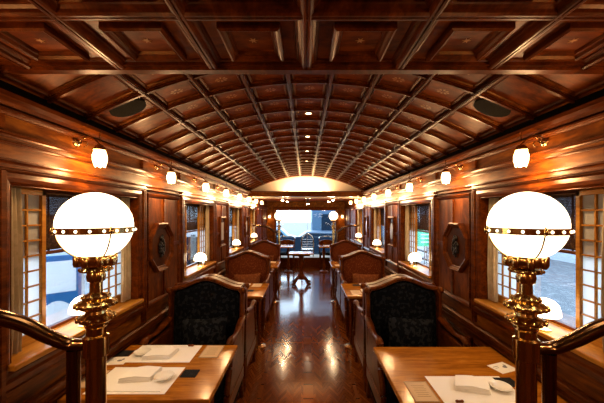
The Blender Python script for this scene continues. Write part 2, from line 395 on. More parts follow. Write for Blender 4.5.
# ceiling over the camera: flat coffers
ZF = H+0.57; m = MB(); m.box(-1.46, 1.46, Y0, 1.21, ZF+0.028, ZF+0.09)
cl = struct(m.build('ceiling', W_CEIL))
m = MB(); bxs = [-0.024+0.366*k for k in range(-3, 4)]; bys = [0.872-0.34*k for k in range(0, 7)]
def beam_x(m, x, y0, y1):
    m.prism_y([(x-0.030, ZF+0.03), (x-0.030, ZF+0.022), (x-0.020, ZF+0.014), (x-0.018, ZF+0.004), (x-0.010, ZF), (x-0.003, ZF), (x-0.002, ZF+0.004),
               (x+0.002, ZF+0.004), (x+0.003, ZF), (x+0.010, ZF), (x+0.018, ZF+0.004), (x+0.020, ZF+0.014), (x+0.030, ZF+0.022), (x+0.030, ZF+0.03)], y0, y1)
for x in bxs: beam_x(m, x, Y0, 1.19)
for y in bys:
    k_ = len(m.v)
    beam_x(m, y, -1.30, 1.30)
    for i in range(k_, len(m.v)): p = m.v[i]; m.v[i] = (p[1], p[0], p[2]+0.0008)
m.box(-1.30, 1.30, 1.180, 1.215, ZF-0.002, ZF+0.30); m.box(-1.30, 1.30, 1.165, 1.225, ZF+0.010, ZF+0.05)
struct(m.build('trim_7', W_RIB))
m = MB(); mp = lambda u, v, h: (u, v, ZF+0.028-h)
FR2 = [(0, 0), (0, 0.020), (0.008, 0.025), (0.015, 0.021), (0.021, 0.011), (0.029, 0.010), (0.033, 0.0)]
ext = [-1.27]+bxs+[1.27]
stars = MB()
for i in range(len(ext)-1):
    for j in range(-1, 6):
        ya = (1.19 if j < 0 else bys[j]); yb = bys[j+1] if j+1 < len(bys) else Y0
        a, b = ext[i], ext[i+1]; cx, cy = (a+b)/2, (ya+yb)/2
        m.mold([(a+0.03, yb+0.03), (b-0.03, yb+0.03), (b-0.03, ya-0.03), (a+0.03, ya-0.03)], [(0, 0), (0, 0.008), (0.007, 0.006), (0.010, 0)], mp)
        if b-a > 0.3:
            hx, hy = 0.098, 0.100
            m.mold([(cx-hx, cy-hy), (cx+hx, cy-hy), (cx+hx, cy+hy), (cx-hx, cy+hy)], FR2, mp)
            pts = []
            for q in range(12):
                r = 0.016 if q % 2 == 0 else 0.006; pts.append((cx+r*math.cos(q*PI/6), cy+r*math.sin(q*PI/6)))
            stars.poly(pts, mp, -0.001, 0.0012)
struct(m.build('trim_8', W_RIB))
stars.build('inlay', INLAY, cl)

# barrel ceiling
S = 0.272; RP = 0.26; YB0, YB1 = 1.19, 1.19+21*0.26
ribx = [-3.5*S, -2.5*S, -1.5*S, -0.5*S, 0.5*S, 1.5*S, 2.5*S, 3.5*S]
def nrm(x):
    d = Vector((0.397*x, 0, 1)); return d.normalized()
def onarch(x, y, h):                                        # h = distance below the shell
    n = nrm(x); return Vector((x, y, arch(x)+0.030))-n*h
m = MB(); nn = 40; vs = []; fs = []
for i in range(nn+1):
    x = -1.30+2.60*i/nn
    for (yy, zz) in ((YB0-0.02, 0), (7.0, 0), (YB0-0.02, 0.05), (7.0, 0.05)):
        p = onarch(x, yy, -zz); vs.append(p)
for i in range(nn):
    a = i*4; b = a+4; fs += [(a, a+1, b+1, b), (a+2, b+2, b+3, a+3)]
m.add(vs, fs)
m.m = 1
cols = [-1.27]+ribx+[1.27]
for i in range(1, 8):
    cx = (cols[i]+cols[i+1])/2
    if i in (1, 7): pass
    for j in range(21):
        cy = YB0+(j+0.5)*RP
        if i == 4 and j in (5, 8, 11, 14, 17): continue
        for q in range(8):                                   # rosette of petals
            a0 = q*PI/4
            pts = [(cx+0.010*math.cos(a0), cy+0.007*math.sin(a0)), (cx+0.034*math.cos(a0-0.22), cy+0.024*math.sin(a0-0.22)),
                   (cx+0.040*math.cos(a0), cy+0.028*math.sin(a0)), (cx+0.034*math.cos(a0+0.22), cy+0.024*math.sin(a0+0.22))]
            m.add([onarch(u, v, 0.0012) for u, v in pts], [(0, 1, 2, 3)])
cb = struct(m.build('ceiling', [W_CEIL, INLAY]))
m = MB()
for x in ribx:
    n = nrm(x); tx = Vector((n.z, 0, -n.x))
    for hw, d0, d1 in ((0.016, 0.0, 0.020), (0.010, 0.020, 0.032), (0.004, 0.032, 0.036)):
        c0 = onarch(x, (YB0+YB1)/2, (d0+d1)/2); m.obox(c0, tx*hw, (0, (YB1-YB0)/2, 0), n*(d1-d0)/2)
for j in range(22):
    yc = YB0+j*RP
    for hw, d0, d1 in ((0.016, 0, 0.015), (0.008, 0.015, 0.026)):
        vs = []; fs = []; K = 28
        for i in range(K+1):
            x = -1.285+2.57*i/K
            vs += [onarch(x, yc-hw, d0), onarch(x, yc-hw, d1), onarch(x, yc+hw, d1), onarch(x, yc+hw, d0)]
        for i in range(K):
            for q in range(3): fs.append((i*4+q, i*4+q+1, i*4+5+q, i*4+4+q))
        m.add(vs, fs)
struct(m.build('trim_9', W_RIB))
m = MB()
for i in range(len(cols)-1):
    a, b = cols[i]+0.024, cols[i+1]-0.024
    if i == 0: a = -1.262
    if i == len(cols)-2: b = 1.262
    for j in range(21):
        ya, yb = YB0+j*RP+0.018, YB0+(j+1)*RP-0.018
        m.mold([(a, ya), (b, ya), (b, yb), (a, yb)], [(0, 0), (0, 0.010), (0.007, 0.012), (0.013, 0.006), (0.016, 0)], lambda u, v, h: onarch(u, v, h))
struct(m.build('trim_10', W_TRIM))
# lit lunette, cross beam, low rear ceiling
m = MB(); pts = [(-1.30, 2.0)]+[(x, arch(x)+0.08) for x in [-1.30+2.6*i/30 for i in range(31)]]+[(1.30, 2.0)]
m.poly(pts, lambda u, v, h: (u, h, v), 6.98, 7.02); struct(m.build('wall_lunette', CREAM))
m = MB(); m.box(-1.28, 1.28, 6.60, 6.70, 2.02, 2.135); m.box(-1.28, 1.28, 6.57, 6.72, 2.10, 2.125); m.box(-1.28, 1.28, 6.58, 6.70, 2.015, 2.035)
m.box(-1.28, 1.28, 6.70, 7.02, 2.03, 2.05); struct(m.build('trim_11', W_TRIM))
m = MB(); m.box(-1.46, 1.46, 7.02, Y1, 2.05, 2.10)
for yy in (7.6, 8.3, 9.0): m.box(-1.28, 1.28, yy-0.03, yy+0.03, 2.03, 2.055)
for xx in (-0.65, 0, 0.65): m.box(xx-0.02, xx+0.02, 7.02, 9.9, 2.035, 2.053)
struct(m.build('ceiling', W_CEIL))
ad = bpy.data.lights.new('cove_light', 'AREA'); ad.shape = 'RECTANGLE'; ad.size = 0.9; ad.size_y = 0.06; ad.energy = 18; ad.color = (1.0, 0.66, 0.34)
ao = bpy.data.objects.new('cove_light', ad); C.objects.link(ao); ao.location = (0, 6.80, 2.07); ao.rotation_euler = (math.radians(168), 0, 0)
# end walls
m = MB(); XE = 0.98; ZE0, ZE1 = 0.30, 1.755
m.box(-1.46, -XE, Y1, Y1+0.12, -0.12, 2.10); m.box(XE, 1.46, Y1, Y1+0.12, -0.12, 2.10)
m.box(-XE, XE, Y1, Y1+0.12, ZE1, 2.10); m.box(-XE, XE, Y1, Y1+0.12, -0.12, ZE0)
m.box(-1.28, 1.28, Y1-0.02, Y1, 1.90, 1.93)
struct(m.build('wall_far', W_WALL))
m = MB(); m.mold([(-XE, ZE0), (XE, ZE0), (XE, ZE1), (-XE, ZE1)], [(-0.11, 0), (-0.11, 0.03), (-0.08, 0.045), (-0.03, 0.035), (0, 0.02), (0, -0.12)], lambda u, v, h: (u, Y1-h, v))
wo = struct(m.build('window_9', W_TRIM))
m = MB(); m.box(-XE, XE, Y1+0.05, Y1+0.056, ZE0, ZE1); m.build('pane', GLASS, wo)
m = MB(); m.box(0.035, 0.05, Y1+0.04, Y1+0.07, ZE0, ZE1); m.build('mullion', SILVER, wo)
m = MB(); m.box(-1.27, 1.27, 9.25, Y1, 0, 0.27); m.box(-1.27, 1.27, 9.22, Y1, 0.27, 0.29)
o = m.build('floor_step', [W_TRIM]); struct(o)
m = MB(); m.box(-1.27, 1.27, 9.225, Y1-0.02, 0.29, 0.296); m.build('step_carpet', plain('cream_carpet', (0.55, 0.50, 0.42), 0.9), o)
m = MB(); m.box(-1.46, 1.46, Y0-0.1, Y0, -0.12, 2.28); struct(m.build('wall_near', W_WALL))

# ------------------------------------------------------------------ outdoors
m = MB(); m.box(-60, 60, -10, 90, -0.95, -0.75)
struct(m.build('ground', speckle('pale_asphalt', (0.17, 0.18, 0.20), (0.24, 0.25, 0.27), 6, 0.5)))
PALE = plain('pale_facade', (0.55, 0.60, 0.66), 0.8); DKB = plain('dark_blue_facade', (0.006, 0.014, 0.026), 0.95); DKB.node_tree.nodes['Principled BSDF'].inputs['Specular IOR Level'].default_value = 0.1; GRN = plain('green_board', (0.02, 0.55, 0.28), 0.5)
WHT = plain('white_board', (0.85, 0.87, 0.90), 0.6); BLU = plain('blue_board', (0.02, 0.14, 0.35), 0.5); GRAVEL = speckle('gravel', (0.25, 0.24, 0.23), (0.5, 0.48, 0.46), 14, 0.5)
def facade(name, x0, x1, y0, y1, h, wallm, label, face):
    e = empty(name, ((x0+x1)/2, (y0+y1)/2, -0.75), label, 'building', None)
    hx, hy = abs(x1-x0)/2, abs(y1-y0)/2
    MB().box(-hx, hx, -hy, hy, 0, h).build('walls', wallm, e)
    MB().box(-hx-0.2, hx+0.2, -hy-0.2, hy+0.2, h, h+0.25).build('roof', DKB, e)
    nwin = int((2*hy if face != 'y' else 2*hx)/2.2)
    for q in range(nwin):
        t_ = -1+2*(q+0.5)/nwin
        for z_ in (1.0, 3.9):
            if z_+1.4 > h: continue
            b = MB()
            if face == 'y': b.box(t_*hx-0.6, t_*hx+0.6, -hy-0.05, -hy+0.05, z_, z_+1.4)
            else: b.box(face*hx-0.05, face*hx+0.05, t_*hy-0.6, t_*hy+0.6, z_, z_+1.4)
            b.build('window', DKB, e)
    return e
facade('station_building', -17, -12, 6, 30, 6.0, PALE, 'pale grey building with dark windows beyond the left windows', 1)
facade('roadside_building', 13, 18, 10, 34, 5.4, PALE, 'pale building with dark windows across the road on the right', -1)
facade('glass_building', 0.6, 9, 26, 32, 7.5, plain('blue_glass_facade', (0.022, 0.065, 0.12), 0.6), 'dark blue building beyond the right half of the end window', 'y')
m = MB(); m.box(-2.9, -2.2, 4.2, 12.9, -0.75, -0.70)
m.m = 1
for xx in (-2.85, -2.3): m.box(xx-0.03, xx+0.03, 4.2, 12.9, -0.70, -0.58)
tag(m.build('railway_track', [GRAVEL, BRASSD]), 'steel rails on gravel outside the left windows', 'railway track')
# blue and white poster stand outside the nearest left window
e = empty('poster_stand', (-2.80, 3.35, -0.70), 'blue bordered white poster on a stand outside the nearest left window', 'sign', None, -0.85)
MB().box(-0.02, 0.02, -0.22, 0.22, 1.0, 1.86).build('board', BLU, e)
MB().box(0.021, 0.024, -0.17, 0.17, 1.45, 1.80).build('panel', WHT, e)
MB().poly([(-0.17, 1.06), (0.17, 1.06), (0.17, 1.24)]+[(0.17-0.34*q/8, 1.24+0.12*math.sin(PI*q/8)) for q in range(1, 9)], lambda u, v, h: (h, u, v), 0.021, 0.024).build('panel', WHT, e)
for q in (-0.18, 0.18): MB().box(-0.015, 0.015, q-0.015, q+0.015, 0, 1.02).build('leg', SILVER, e)
e = empty('green_sign', (4.3, 10.6, -0.75), 'green sign board with white lines seen through the second right window', 'sign')
MB().box(-0.35, 0.35, -0.03, 0.03, 1.25, 1.95).build('board', GRN, e)
b = MB()
for q in range(4): b.box(-0.25, 0.25-0.08*(q % 2), -0.035, -0.03, 1.38+q*0.13, 1.42+q*0.13)
b.build('lettering', WHT, e); MB().box(-0.03, 0.03, -0.025, 0.025, 0, 1.25).build('post', SILVER, e)
e = empty('white_barrier', (4.4, 9.5, -0.75), 'low white slatted barrier outside the right windows', 'barrier')
b = MB()
for q in range(4): b.box(-0.03, 0.03, -2.5, 2.5, 0.2+q*0.28, 0.38+q*0.28)
b.build('rails', WHT, e)
for q in range(6): MB().box(-0.05, -0.03, -2.5+q, -2.44+q, 0, 1.3).build('post', SILVER, e)
# parked van-like dark shapes beyond the end window
def car(x, y, lab, col, rz=0):
    e = empty('parked_car', (x, y, -0.75), lab, 'car', None, rz)
    mp = lambda u, v, h: (u, h, v)
    b = MB(); b.poly([(-2.0, 0.25), (2.0, 0.25), (2.05, 0.75), (1.4, 0.9), (0.9, 1.38), (-0.9, 1.42), (-1.6, 0.95), (-2.05, 0.85)], mp, -0.85, 0.85)
    b.build('body', col, e, bevel=0.08)
    b = MB(); b.poly([(-1.35, 0.92), (1.15, 0.92), (0.82, 1.3), (-0.85, 1.34)], mp, -0.87, 0.87); b.build('side_window', DKB, e)
    for wx in (-1.3, 1.3):
        for wy in (-0.8, 0.8): MB().lathe([(0, -0.1), (0.30, -0.1), (0.32, 0), (0.30, 0.1), (0, 0.1)], (wx, wy, 0.32), 16, 'y').build('wheel', BRONZE, e, True)
car(1.0, 17.5, 'dark blue parked car nearer beyond the end window', plain('navy_paint', (0.008, 0.030, 0.07), 0.35, 0, 0.2))
car(-2.6, 21.5, 'pale blue parked car farther off, left beyond the end window', plain('pale_paint', (0.10, 0.20, 0.30), 0.3, 0, 0.2))
m = MB(); m.box(-9, 9, 13.2, 13.5, -0.75, 0.62)
for q in range(19): m.box(-9+q-0.04, -9+q+0.04, 13.17, 13.5, -0.75, 0.72)
tag(m.build('boundary_fence', DKB), 'low dark blue fence just beyond the end window', 'fence')

# ------------------------------------------------------------------ wall plaques
def wallspot(s, y, z, name, label, cat, group=None):
    e = empty(name, (s*W, y, z), label, cat, group); return e
def oct_pts(r): return [(r*math.cos(PI/8+q*PI/4)/math.cos(PI/8), r*math.sin(PI/8+q*PI/4)/math.cos(PI/8)) for q in range(8)]
def mount(s, h): return lambda u, v, hh: (-s*(hh+h), u, v)
for s in (-1, 1):
    e = wallspot(s, 2.56, 1.345, 'octagonal_plaque', f'octagonal wooden plaque with a dark carved fruit ornament on the {SIDE[s]} wall', 'plaque', 'octagonal plaques')
    mp = mount(s, 0.004)
    MB().poly(oct_pts(0.180), mp, 0.0, 0.016).build('field', OCT, e)
    MB().mold(oct_pts(0.205), [(0, 0), (0, 0.036), (0.012, 0.044), (0.024, 0.036), (0.032, 0.026), (0.042, 0.024), (0.048, 0.014)], mp).build('frame', W_FRAME, e)
    b = MB(); rnd = random.Random(3)
    for q in range(26):
        a = rnd.random()*2*PI; r = rnd.random()**0.5
        b.ball((-s*(0.028), r*0.042*math.cos(a), r*0.082*math.sin(a)+0.0), 0.013+0.006*rnd.random(), 8, (0.8, 1, 1))
    b.tube([(-s*0.025, 0, 0.07), (-s*0.03, 0.012, 0.10)], 0.006, 6)
    b.build('carved_ornament', BRONZE, e, True)
for s, y, ov in ((-1, 4.47, 0), (1, 4.47, 1), (-1, 6.29, 1), (1, 6.29, 1)):
    e = wallspot(s, y, 1.37, 'framed_relief', f'{"rectangular framed picture" if not ov else "wood framed oval glass relief"} between {"second and third" if y<5 else "third and fourth"} {SIDE[s]} windows', 'wall art', 'framed reliefs')
    mp = mount(s, 0.004)
    MB().box(-s*0.004, -s*0.014, -0.13, 0.13, -0.20, 0.20).build('backing', OCT, e)
    MB().mold([(-0.15, -0.22), (0.15, -0.22), (0.15, 0.22), (-0.15, 0.22)], [(0, 0), (0, 0.03), (0.015, 0.038), (0.03, 0.026), (0.036, 0.010)], mp).build('frame', W_FRAME, e)
    b = MB()
    if ov: b.poly([(0.06*math.cos(q*PI/12), 0.12*math.sin(q*PI/12)) for q in range(24)], mp, 0.010, 0.022)
    else: b.box(-s*0.014, -s*0.02, -0.07, 0.07, -0.13, 0.13)
    b.build('glass_relief', GLASSD, e, bevel=0.004)

# ------------------------------------------------------------------ sconces
def make_sconce():
    e = empty('wall_sconce', (0, 0, 0), 'x', 'wall lamp', 'tulip sconces along the walls')      # points to +x
    MB().lathe([(0, 0.0), (0.026, 0.0), (0.024, 0.008), (0.012, 0.014), (0.010, 0.024), (0, 0.026)], (0, 0, 0), 16, 'x').build('wall_plate', BRASSD, e, True)
    arm = []
    for i in range(15):
        t = i/14; arm.append((0.02+t*0.115, 0, 0.004+0.030*math.sin(t*PI*1.1)-0.012*t))
    b = MB().tube(arm, 0.0045, 8)
    cur = [(0.045+0.020*math.cos(a), 0, -0.012+0.016*math.sin(a)) for a in [q*PI/6 for q in range(-3, 8)]]
    b.tube(cur, 0.003, 6); b.ball((0.135, 0, 0.03), 0.006, 8); b.tube([(0.13, 0, 0.01), (0.133, 0, 0.052)], 0.003, 6); b.ball((0.133, 0, 0.055), 0.005, 8)
    b.build('arm', BRASSD, e, True)
    MB().lathe([(0.0, 0.0), (0.014, -0.002), (0.026, -0.014), (0.030, -0.030), (0.027, -0.030), (0.022, -0.014), (0, -0.006)], (0.132, 0, -0.014), 18).build('gallery', BRASS, e, True)
    b = MB(); prof = [(0.017, -0.020), (0.028, -0.036), (0.036, -0.062), (0.036, -0.088), (0.030, -0.110), (0.026, -0.120), (0.022, -0.118), (0.026, -0.105), (0.026, -0.03)]
    prof = [(r_, z_-0.012) for r_, z_ in prof]; b.lathe(prof, (0.132, 0, 0), 24)
    for i, p in enumerate(b.v):                              # scalloped, petal-like shade
        a = math.atan2(p[1], p[0]-0.132); k = 1+0.06*math.cos(6*a)*min(1, max(0, (-p[2]-0.03)/0.06)); b.v[i] = (0.132+(p[0]-0.132)*k, p[1]*k, p[2]-0.004*math.cos(6*a)*(p[2] < -0.1))
    b.build('glass_shade', SHADE, e, True)
    MB().ball((0.132, 0, -0.075), 0.016, 10, (1, 1, 1.3)).build('bulb', BULB, e, True)
    return e
sproto = make_sconce(); first = True
for s in (-1, 1):
    for k in (0, 1, 2, 3, 4, 5, 6, 7, -1, -2, -3):  # negative k: unseen lamps added to brighten the front ceiling
        y = 1.635+0.875*k; loc = (s*W, y, H+0.395)
        lab = f'brass tulip wall lamp, {["nearest in view","second in view","third","fourth","fifth","sixth","seventh","eighth","third added unseen behind the view","second added unseen behind the view","first added unseen behind the view"][k]} along the {SIDE[s]} wall'
        rz = 0 if s < 0 else PI
        if first: o = sproto; o.location = loc; o.rotation_euler.z = rz; o['label'] = lab; first = False
        else: o = dup(sproto, loc, rz, lab)
        plight('sconce_light', (s*(W-0.132), y, H+0.395-0.150), SCONCE_W, WARM, 0.03)
        plight('sconce_uplight', (s*(W-0.075), y+0.02, H+0.395-0.07), SCONCE_W*0.18, WARM, 0.02)
for s in (-1, 1):
    o = dup(sproto, (s*1.18, Y1-0.02, H+0.02), -PI/2, f'small tulip wall lamp on the end wall, {SIDE[s]} of the end window', 'end wall lamps')
    plight('sconce_light', (s*1.18, Y1-0.16, H-0.12), 2.0, WARM, 0.03)

# ------------------------------------------------------------------ newel lamps and handrails
def make_newel():
    e = empty('globe_lamp_post', (0, 0, 0), 'x', 'lamp post', 'globe lamp posts at the aisle')
    def slim(b, k=0.82):
        b.v = [(p[0]*k, p[1]*k, p[2]) for p in b.v]; return b
    col = MB().lathe([(0, 0), (0.070, 0), (0.070, 0.03), (0.055, 0.05), (0.045, 0.08), (0.034, 0.10), (0.034, 1.262), (0.040, 1.268), (0.040, 1.274), (0.030, 1.280)], n=32)
    slim(col).build('column', BRASS, e, True)
    t = MB(); t.lathe([(0.030, 1.276), (0.050, 1.280), (0.060, 1.290), (0.062, 1.296), (0.050, 1.302), (0.036, 1.308), (0.034, 1.316), (0.050, 1.322), (0.066, 1.332), (0.068, 1.340),
                       (0.055, 1.348), (0.042, 1.352), (0.046, 1.360), (0.034, 1.368), (0.022, 1.374), (0.021, 1.405), (0.030, 1.410), (0.033, 1.425), (0.030, 1.436), (0.050, 1.440),
                       (0.054, 1.446), (0.048, 1.452), (0.024, 1.456), (0.024, 1.47), (0, 1.47)], n=32)
    slim(t).build('turned_capital', BRASS, e, True)
    for zz, rr, nb, br in ((1.293, 0.061, 14, 0.0075), (1.336, 0.067, 16, 0.0075), (1.360, 0.045, 10, 0.006), (1.446, 0.052, 12, 0.006)):
        s_ = MB(); s_.lathe([(rr-0.004, zz-0.003), (rr+0.001, zz-0.003), (rr+0.001, zz+0.003), (rr-0.004, zz+0.003)], n=24)
        for q in range(nb): s_.ball((rr*math.cos(2*PI*q/nb), rr*math.sin(2*PI*q/nb), zz), br, 8)
        slim(s_).build('beading', BRASS, e, True)
    g = MB().lathe([(0, 1.458), (0.056, 1.460), (0.062, 1.468), (0.062, 1.490), (0.054, 1.500), (0.040, 1.496)], n=32)
    for q in range(8):
        a = 2*PI*q/8; g.lathe([(0, 1.458), (0.010, 1.458), (0.013, 1.466), (0.013, 1.488), (0.010, 1.492), (0, 1.492)], (0.060*math.cos(a), 0.060*math.sin(a), 0), 10)
    slim(g).build('gallery', BRASS, e, True)
    R = 0.105; zc = 1.585; zb = zc-0.014
    MB().ball((0, 0, zc), R, 40).build('globe', GLOBE, e, True)
    band = MB(); band.m = 0
    band.lathe([(R-0.002, zb-0.0095), (R+0.0045, zb-0.0095), (R+0.0045, zb+0.0095), (R-0.002, zb+0.0095)], n=48)
    bo = band.build('band', BRASS, e)
    for q in range(20):
        a = 2*PI*(q+0.5)/20; rr = R+0.0042
        MB().ball((rr*math.cos(a), rr*math.sin(a), zb), 0.0052, 10, (0.8, 0.8, 0.9)).build('opal_stud', GLOBE, bo, True)
    for q in range(4):
        st = MB(); a = 2*PI*q/4+0.95; arc = []
        for i in range(10):
            t_ = i/9*1.02; arc.append(((R+0.003)*math.cos(t_)*math.cos(a), (R+0.003)*math.cos(t_)*math.sin(a), zc-(R+0.003)*math.sin(t_)))
        st.tube(arc, 0.0024, 6)
        st.ball(((R+0.007)*math.cos(a), (R+0.007)*math.sin(a), zb), 0.0085, 10, (0.7, 0.7, 1.3))
        st.build('strap', BRASS, e, True)
    return e
np_ = make_newel(); np_.location = (-0.695, 0.955, 0); np_['label'] = 'tall brass post with a white globe lamp, nearest on the left'
dup(np_, (0.655, 0.93, 0), 0.4, 'tall brass post with a white globe lamp, nearest on the right')
dup(np_, (-0.64, 7.05, 0), 0, 'distant brass globe lamp post against the end window, left')
dup(np_, (0.64, 7.05, 0), 0, 'distant brass globe lamp post against the end window, right')
def bez(pts, n=24):                                          # Catmull-Rom
    P = [Vector(p) for p in pts]; P = [2*P[0]-P[1]]+P+[2*P[-1]-P[-2]]; out = []
    for i in range(1, len(P)-2):
        for q in range(n//(len(P)-3)+1):
            t = q/(n//(len(P)-3)+1)
            out.append(0.5*((2*P[i])+(-P[i-1]+P[i+1])*t+(2*P[i-1]-5*P[i]+4*P[i+1]-P[i+2])*t*t+(-P[i-1]+3*P[i]-3*P[i+1]+P[i+2])*t**3))
    out.append(P[-2]); return out
def make_rail(mir):                                          # runs from the post (0,0) outwards to the wall
    e = empty('handrail', (0, 0, 0), 'x', 'handrail', 'curved handrails beside the lamp posts')
    q = mir
    path = bez([(q*0.03, 0, 1.205), (q*0.085, 0, 1.207), (q*0.135, -0.02, 1.240), (q*0.20, -0.05, 1.295), (q*0.29, -0.10, 1.34), (q*0.42, -0.14, 1.36), (q*0.59, -0.15, 1.36)], 40)
    MB().tube(path, [0.021+0.013*i/len(path) for i in range(len(path))], 14, 0.8).build('rail', RAILM, e, True)
    MB().lathe([(0, 0), (0.04, 0), (0.04, 0.02), (0.019, 0.03), (0.019, 1.19), (0, 1.19)], (q*0.072, 0, 0), 18).build('baluster', RAILM, e, True)
    MB().lathe([(0.0285, 1.17), (0.036, 1.175), (0.036, 1.235), (0.0285, 1.24)], (0, 0, 0), 24).build('collar', BRASS, e, True)
    MB().tube([(q*0.05, 0, 0.55), (q*0.57, -0.02, 0.55)], 0.012, 10).build('lower_rail', BRASSD, e, True)
    return e
rl = make_rail(-1); rl.location = (-0.695, 0.955, 0); rl['label'] = 'curved dark handrail from the nearest left lamp post to the wall'
rr = make_rail(1); rr.location = (0.655, 0.93, 0); rr['label'] = 'curved polished handrail from the nearest right lamp post to the wall'
dup(rl, (-0.64, 7.05, 0), 0, 'distant curved handrail beside the left rear lamp post')
dup(rr, (0.64, 7.05, 0), 0, 'distant curved handrail beside the right rear lamp post')

# ------------------------------------------------------------------ armchairs
def top_z(x, hw=0.33, zt=1.070):
    t = min(1, abs(x)/hw); z = zt-0.085*(1-math.cos(PI*min(1, t*1.12)))/2
    if t > 0.9: z -= 0.045*((t-0.9)/0.1)**2
    return z
def back_outline(hw, zb, dz):
    K = 20; pts = [(-hw, zb)]+[(-hw*math.cos(0), top_z(-hw, hw)-dz)]
    pts = [(-hw*0.97, zb), (hw*0.97, zb)]
    for i in range(K+1):
        x = hw-2*hw*i/K; pts.append((x, top_z(x, hw)-dz))
    return pts
def make_armchair(fab, kind):
    e = empty('armchair', (0, 0, 0), 'x', 'armchair', 'upholstered armchairs at the tables')       # faces -y, back at y=0
    tilt = lambda u, v, h: (u, -h+(v-0.45)*0.05-0.02, v)
    out = back_outline(0.33, 0.30, 0)
    MB().mold(out, [(0, -0.02), (0, 0.050), (0.012, 0.064), (0.026, 0.064), (0.032, 0.052), (0.036, 0.036), (0.038, -0.02)], tilt).build('back_frame', W_FRAME, e, True)
    # crest carving and ears
    b = MB()
    cr = [tilt(x, top_z(x, 0.33)-0.012, 0.060) for x in [-0.30+0.6*i/24 for i in range(25)]]
    b.tube(cr, 0.009, 8)
    for q in (-1, 1):
        b.ball(tilt(q*0.325, 0.955, 0.05), 0.026, 12, (1, 1, 1.1))
        for i in range(3): b.ball(tilt(q*(0.06*i+0.02), top_z(0.06*i+0.02)-0.005, 0.062), 0.010-0.002*i, 8)
    b.build('crest_carving', W_FRAME, e, True)
    # upholstered back, bulged
    b = MB(); K, L = 14, 12; vs = []; fs = []
    for j in range(L+1):
        for i in range(K+1):
            x = -0.29+0.58*i/K; zt = top_z(x*0.33/0.29)-0.044; z = 0.34+(zt-0.34)*j/L
            bul = 0.045*math.sin(PI*i/K)**0.5*math.sin(PI*(0.08+0.84*j/L))**0.5
            vs.append(tilt(x, z, 0.02+bul))
    for j in range(L):
        for i in range(K): a = j*(K+1)+i; fs.append((a, a+1, a+K+2, a+K+1))
    b.add(vs, fs); b.poly(back_outline(0.295, 0.32, 0.03), tilt, -0.015, 0.0)
    b.build('backrest', fab, e, True)
    MB().box(-0.285, 0.285, -0.60, -0.06, 0.31, 0.455).build('seat_cushion', fab, e, True, bevel=0.035)
    MB().box(-0.315, 0.315, -0.585, -0.02, 0.13, 0.31).build('seat_base', fab, e, bevel=0.01)
    MB().box(-0.325, 0.325, -0.60, -0.575, 0.20, 0.29).build('front_apron', W_FRAME, e, bevel=0.006)
    for q in (-1, 1):
        MB().box(q*0.292, q*0.322, -0.50, -0.03, 0.29, 0.645).build('side_panel', W_FRAME, e, bevel=0.01)
        path = bez([(q*0.318, -0.02, 0.72), (q*0.318, -0.16, 0.695), (q*0.318, -0.30, 0.675), (q*0.318, -0.42, 0.69), (q*0.318, -0.475, 0.675), (q*0.318, -0.475, 0.64), (q*0.318, -0.445, 0.63)], 36)
        MB().tube(path, [0.024+0.006*math.sin(i*0.3) for i in range(len(path))], 10, 0.8).build('armrest', W_FRAME, e, True)
        path = bez([(q*0.318, -0.445, 0.65), (q*0.318, -0.47, 0.58), (q*0.318, -0.50, 0.48), (q*0.318, -0.57, 0.36), (q*0.318, -0.585, 0.24), (q*0.318, -0.575, 0.16)], 30)
        MB().tube(path, 0.021, 10).build('arm_support', W_FRAME, e, True)
        MB().box(q*0.300, q*0.326, -0.57, -0.03, 0.20, 0.29).build('side_rail', W_FRAME, e, bevel=0.005)
        MB().lathe([(0, 0), (0.018, 0), (0.022, 0.02), (0.014, 0.05), (0.026, 0.10), (0.028, 0.14), (0.028, 0.21)], (q*0.30, -0.56, 0), 14).build('leg', W_FRAME, e, True)
        MB().tube([(q*0.30, 0.0, 0.0), (q*0.30, -0.03, 0.15), (q*0.30, -0.03, 0.33)], 0.022, 8).build('leg', W_FRAME, e, True)
    return e
def make_cushion(fab):
    K = 12; b = MB(); vs = []; fs = []
    for sgn in (1, -1):
        o = len(vs)
        for j in range(K+1):
            for i in range(K+1):
                u, v = -1+2*i/K, -1+2*j/K
                px = u*0.20*(1-0.10*(1-v*v)); pz = v*0.15*(1-0.10*(1-u*u)); h = 0.055*((1-u*u)*(1-v*v))**0.45
                vs.append((px, -sgn*h, pz))
        for j in range(K):
            for i in range(K): a = o+j*(K+1)+i; fs.append((a, a+1, a+K+2, a+K+1))
    b.add(vs, fs); return b.build('throw_cushion', fab, None, True)
ch_d = make_armchair(FAB_D, 'd'); ch_b = make_armchair(FAB_B, 'b')
cu_d = make_cushion(FAB_D2); cu_b = make_cushion(FAB_B2)
used = set()
def place(proto, loc, rz, label):
    if proto.name not in used:
        used.add(proto.name); proto.location = loc; proto.rotation_euler.z = rz; proto['label'] = label; return proto
    return dup(proto, loc, rz, label)
for s in (-1, 1):
    for k, y in enumerate((2.67, 4.55, 6.43)):
        pr = ch_d if k == 0 else ch_b
        place(pr, (s*0.865, y, 0), 0, f'{"dark" if k==0 else "rust brown"} armchair facing the camera behind the {ROW[k]} {SIDE[s]} dining table')
        cu = cu_d if k == 0 else cu_b
        o = place(cu, (s*0.865+0.02, y-0.155, 0.605), 0, 'x')
        tag(o, f'{"dark floral" if k==0 else "plain brown"} throw cushion on the {ROW[k]} {SIDE[s]} armchair facing the camera', 'cushion', 'throw cushions')
        o.rotation_euler = (-0.16, 0.05*s, 0)
    for k, y in enumerate((2.75, 4.63)):
        place(ch_b, (s*0.865, y, 0), PI, f'armchair turned away, back to back with the {ROW[k]} {SIDE[s]} facing armchair')

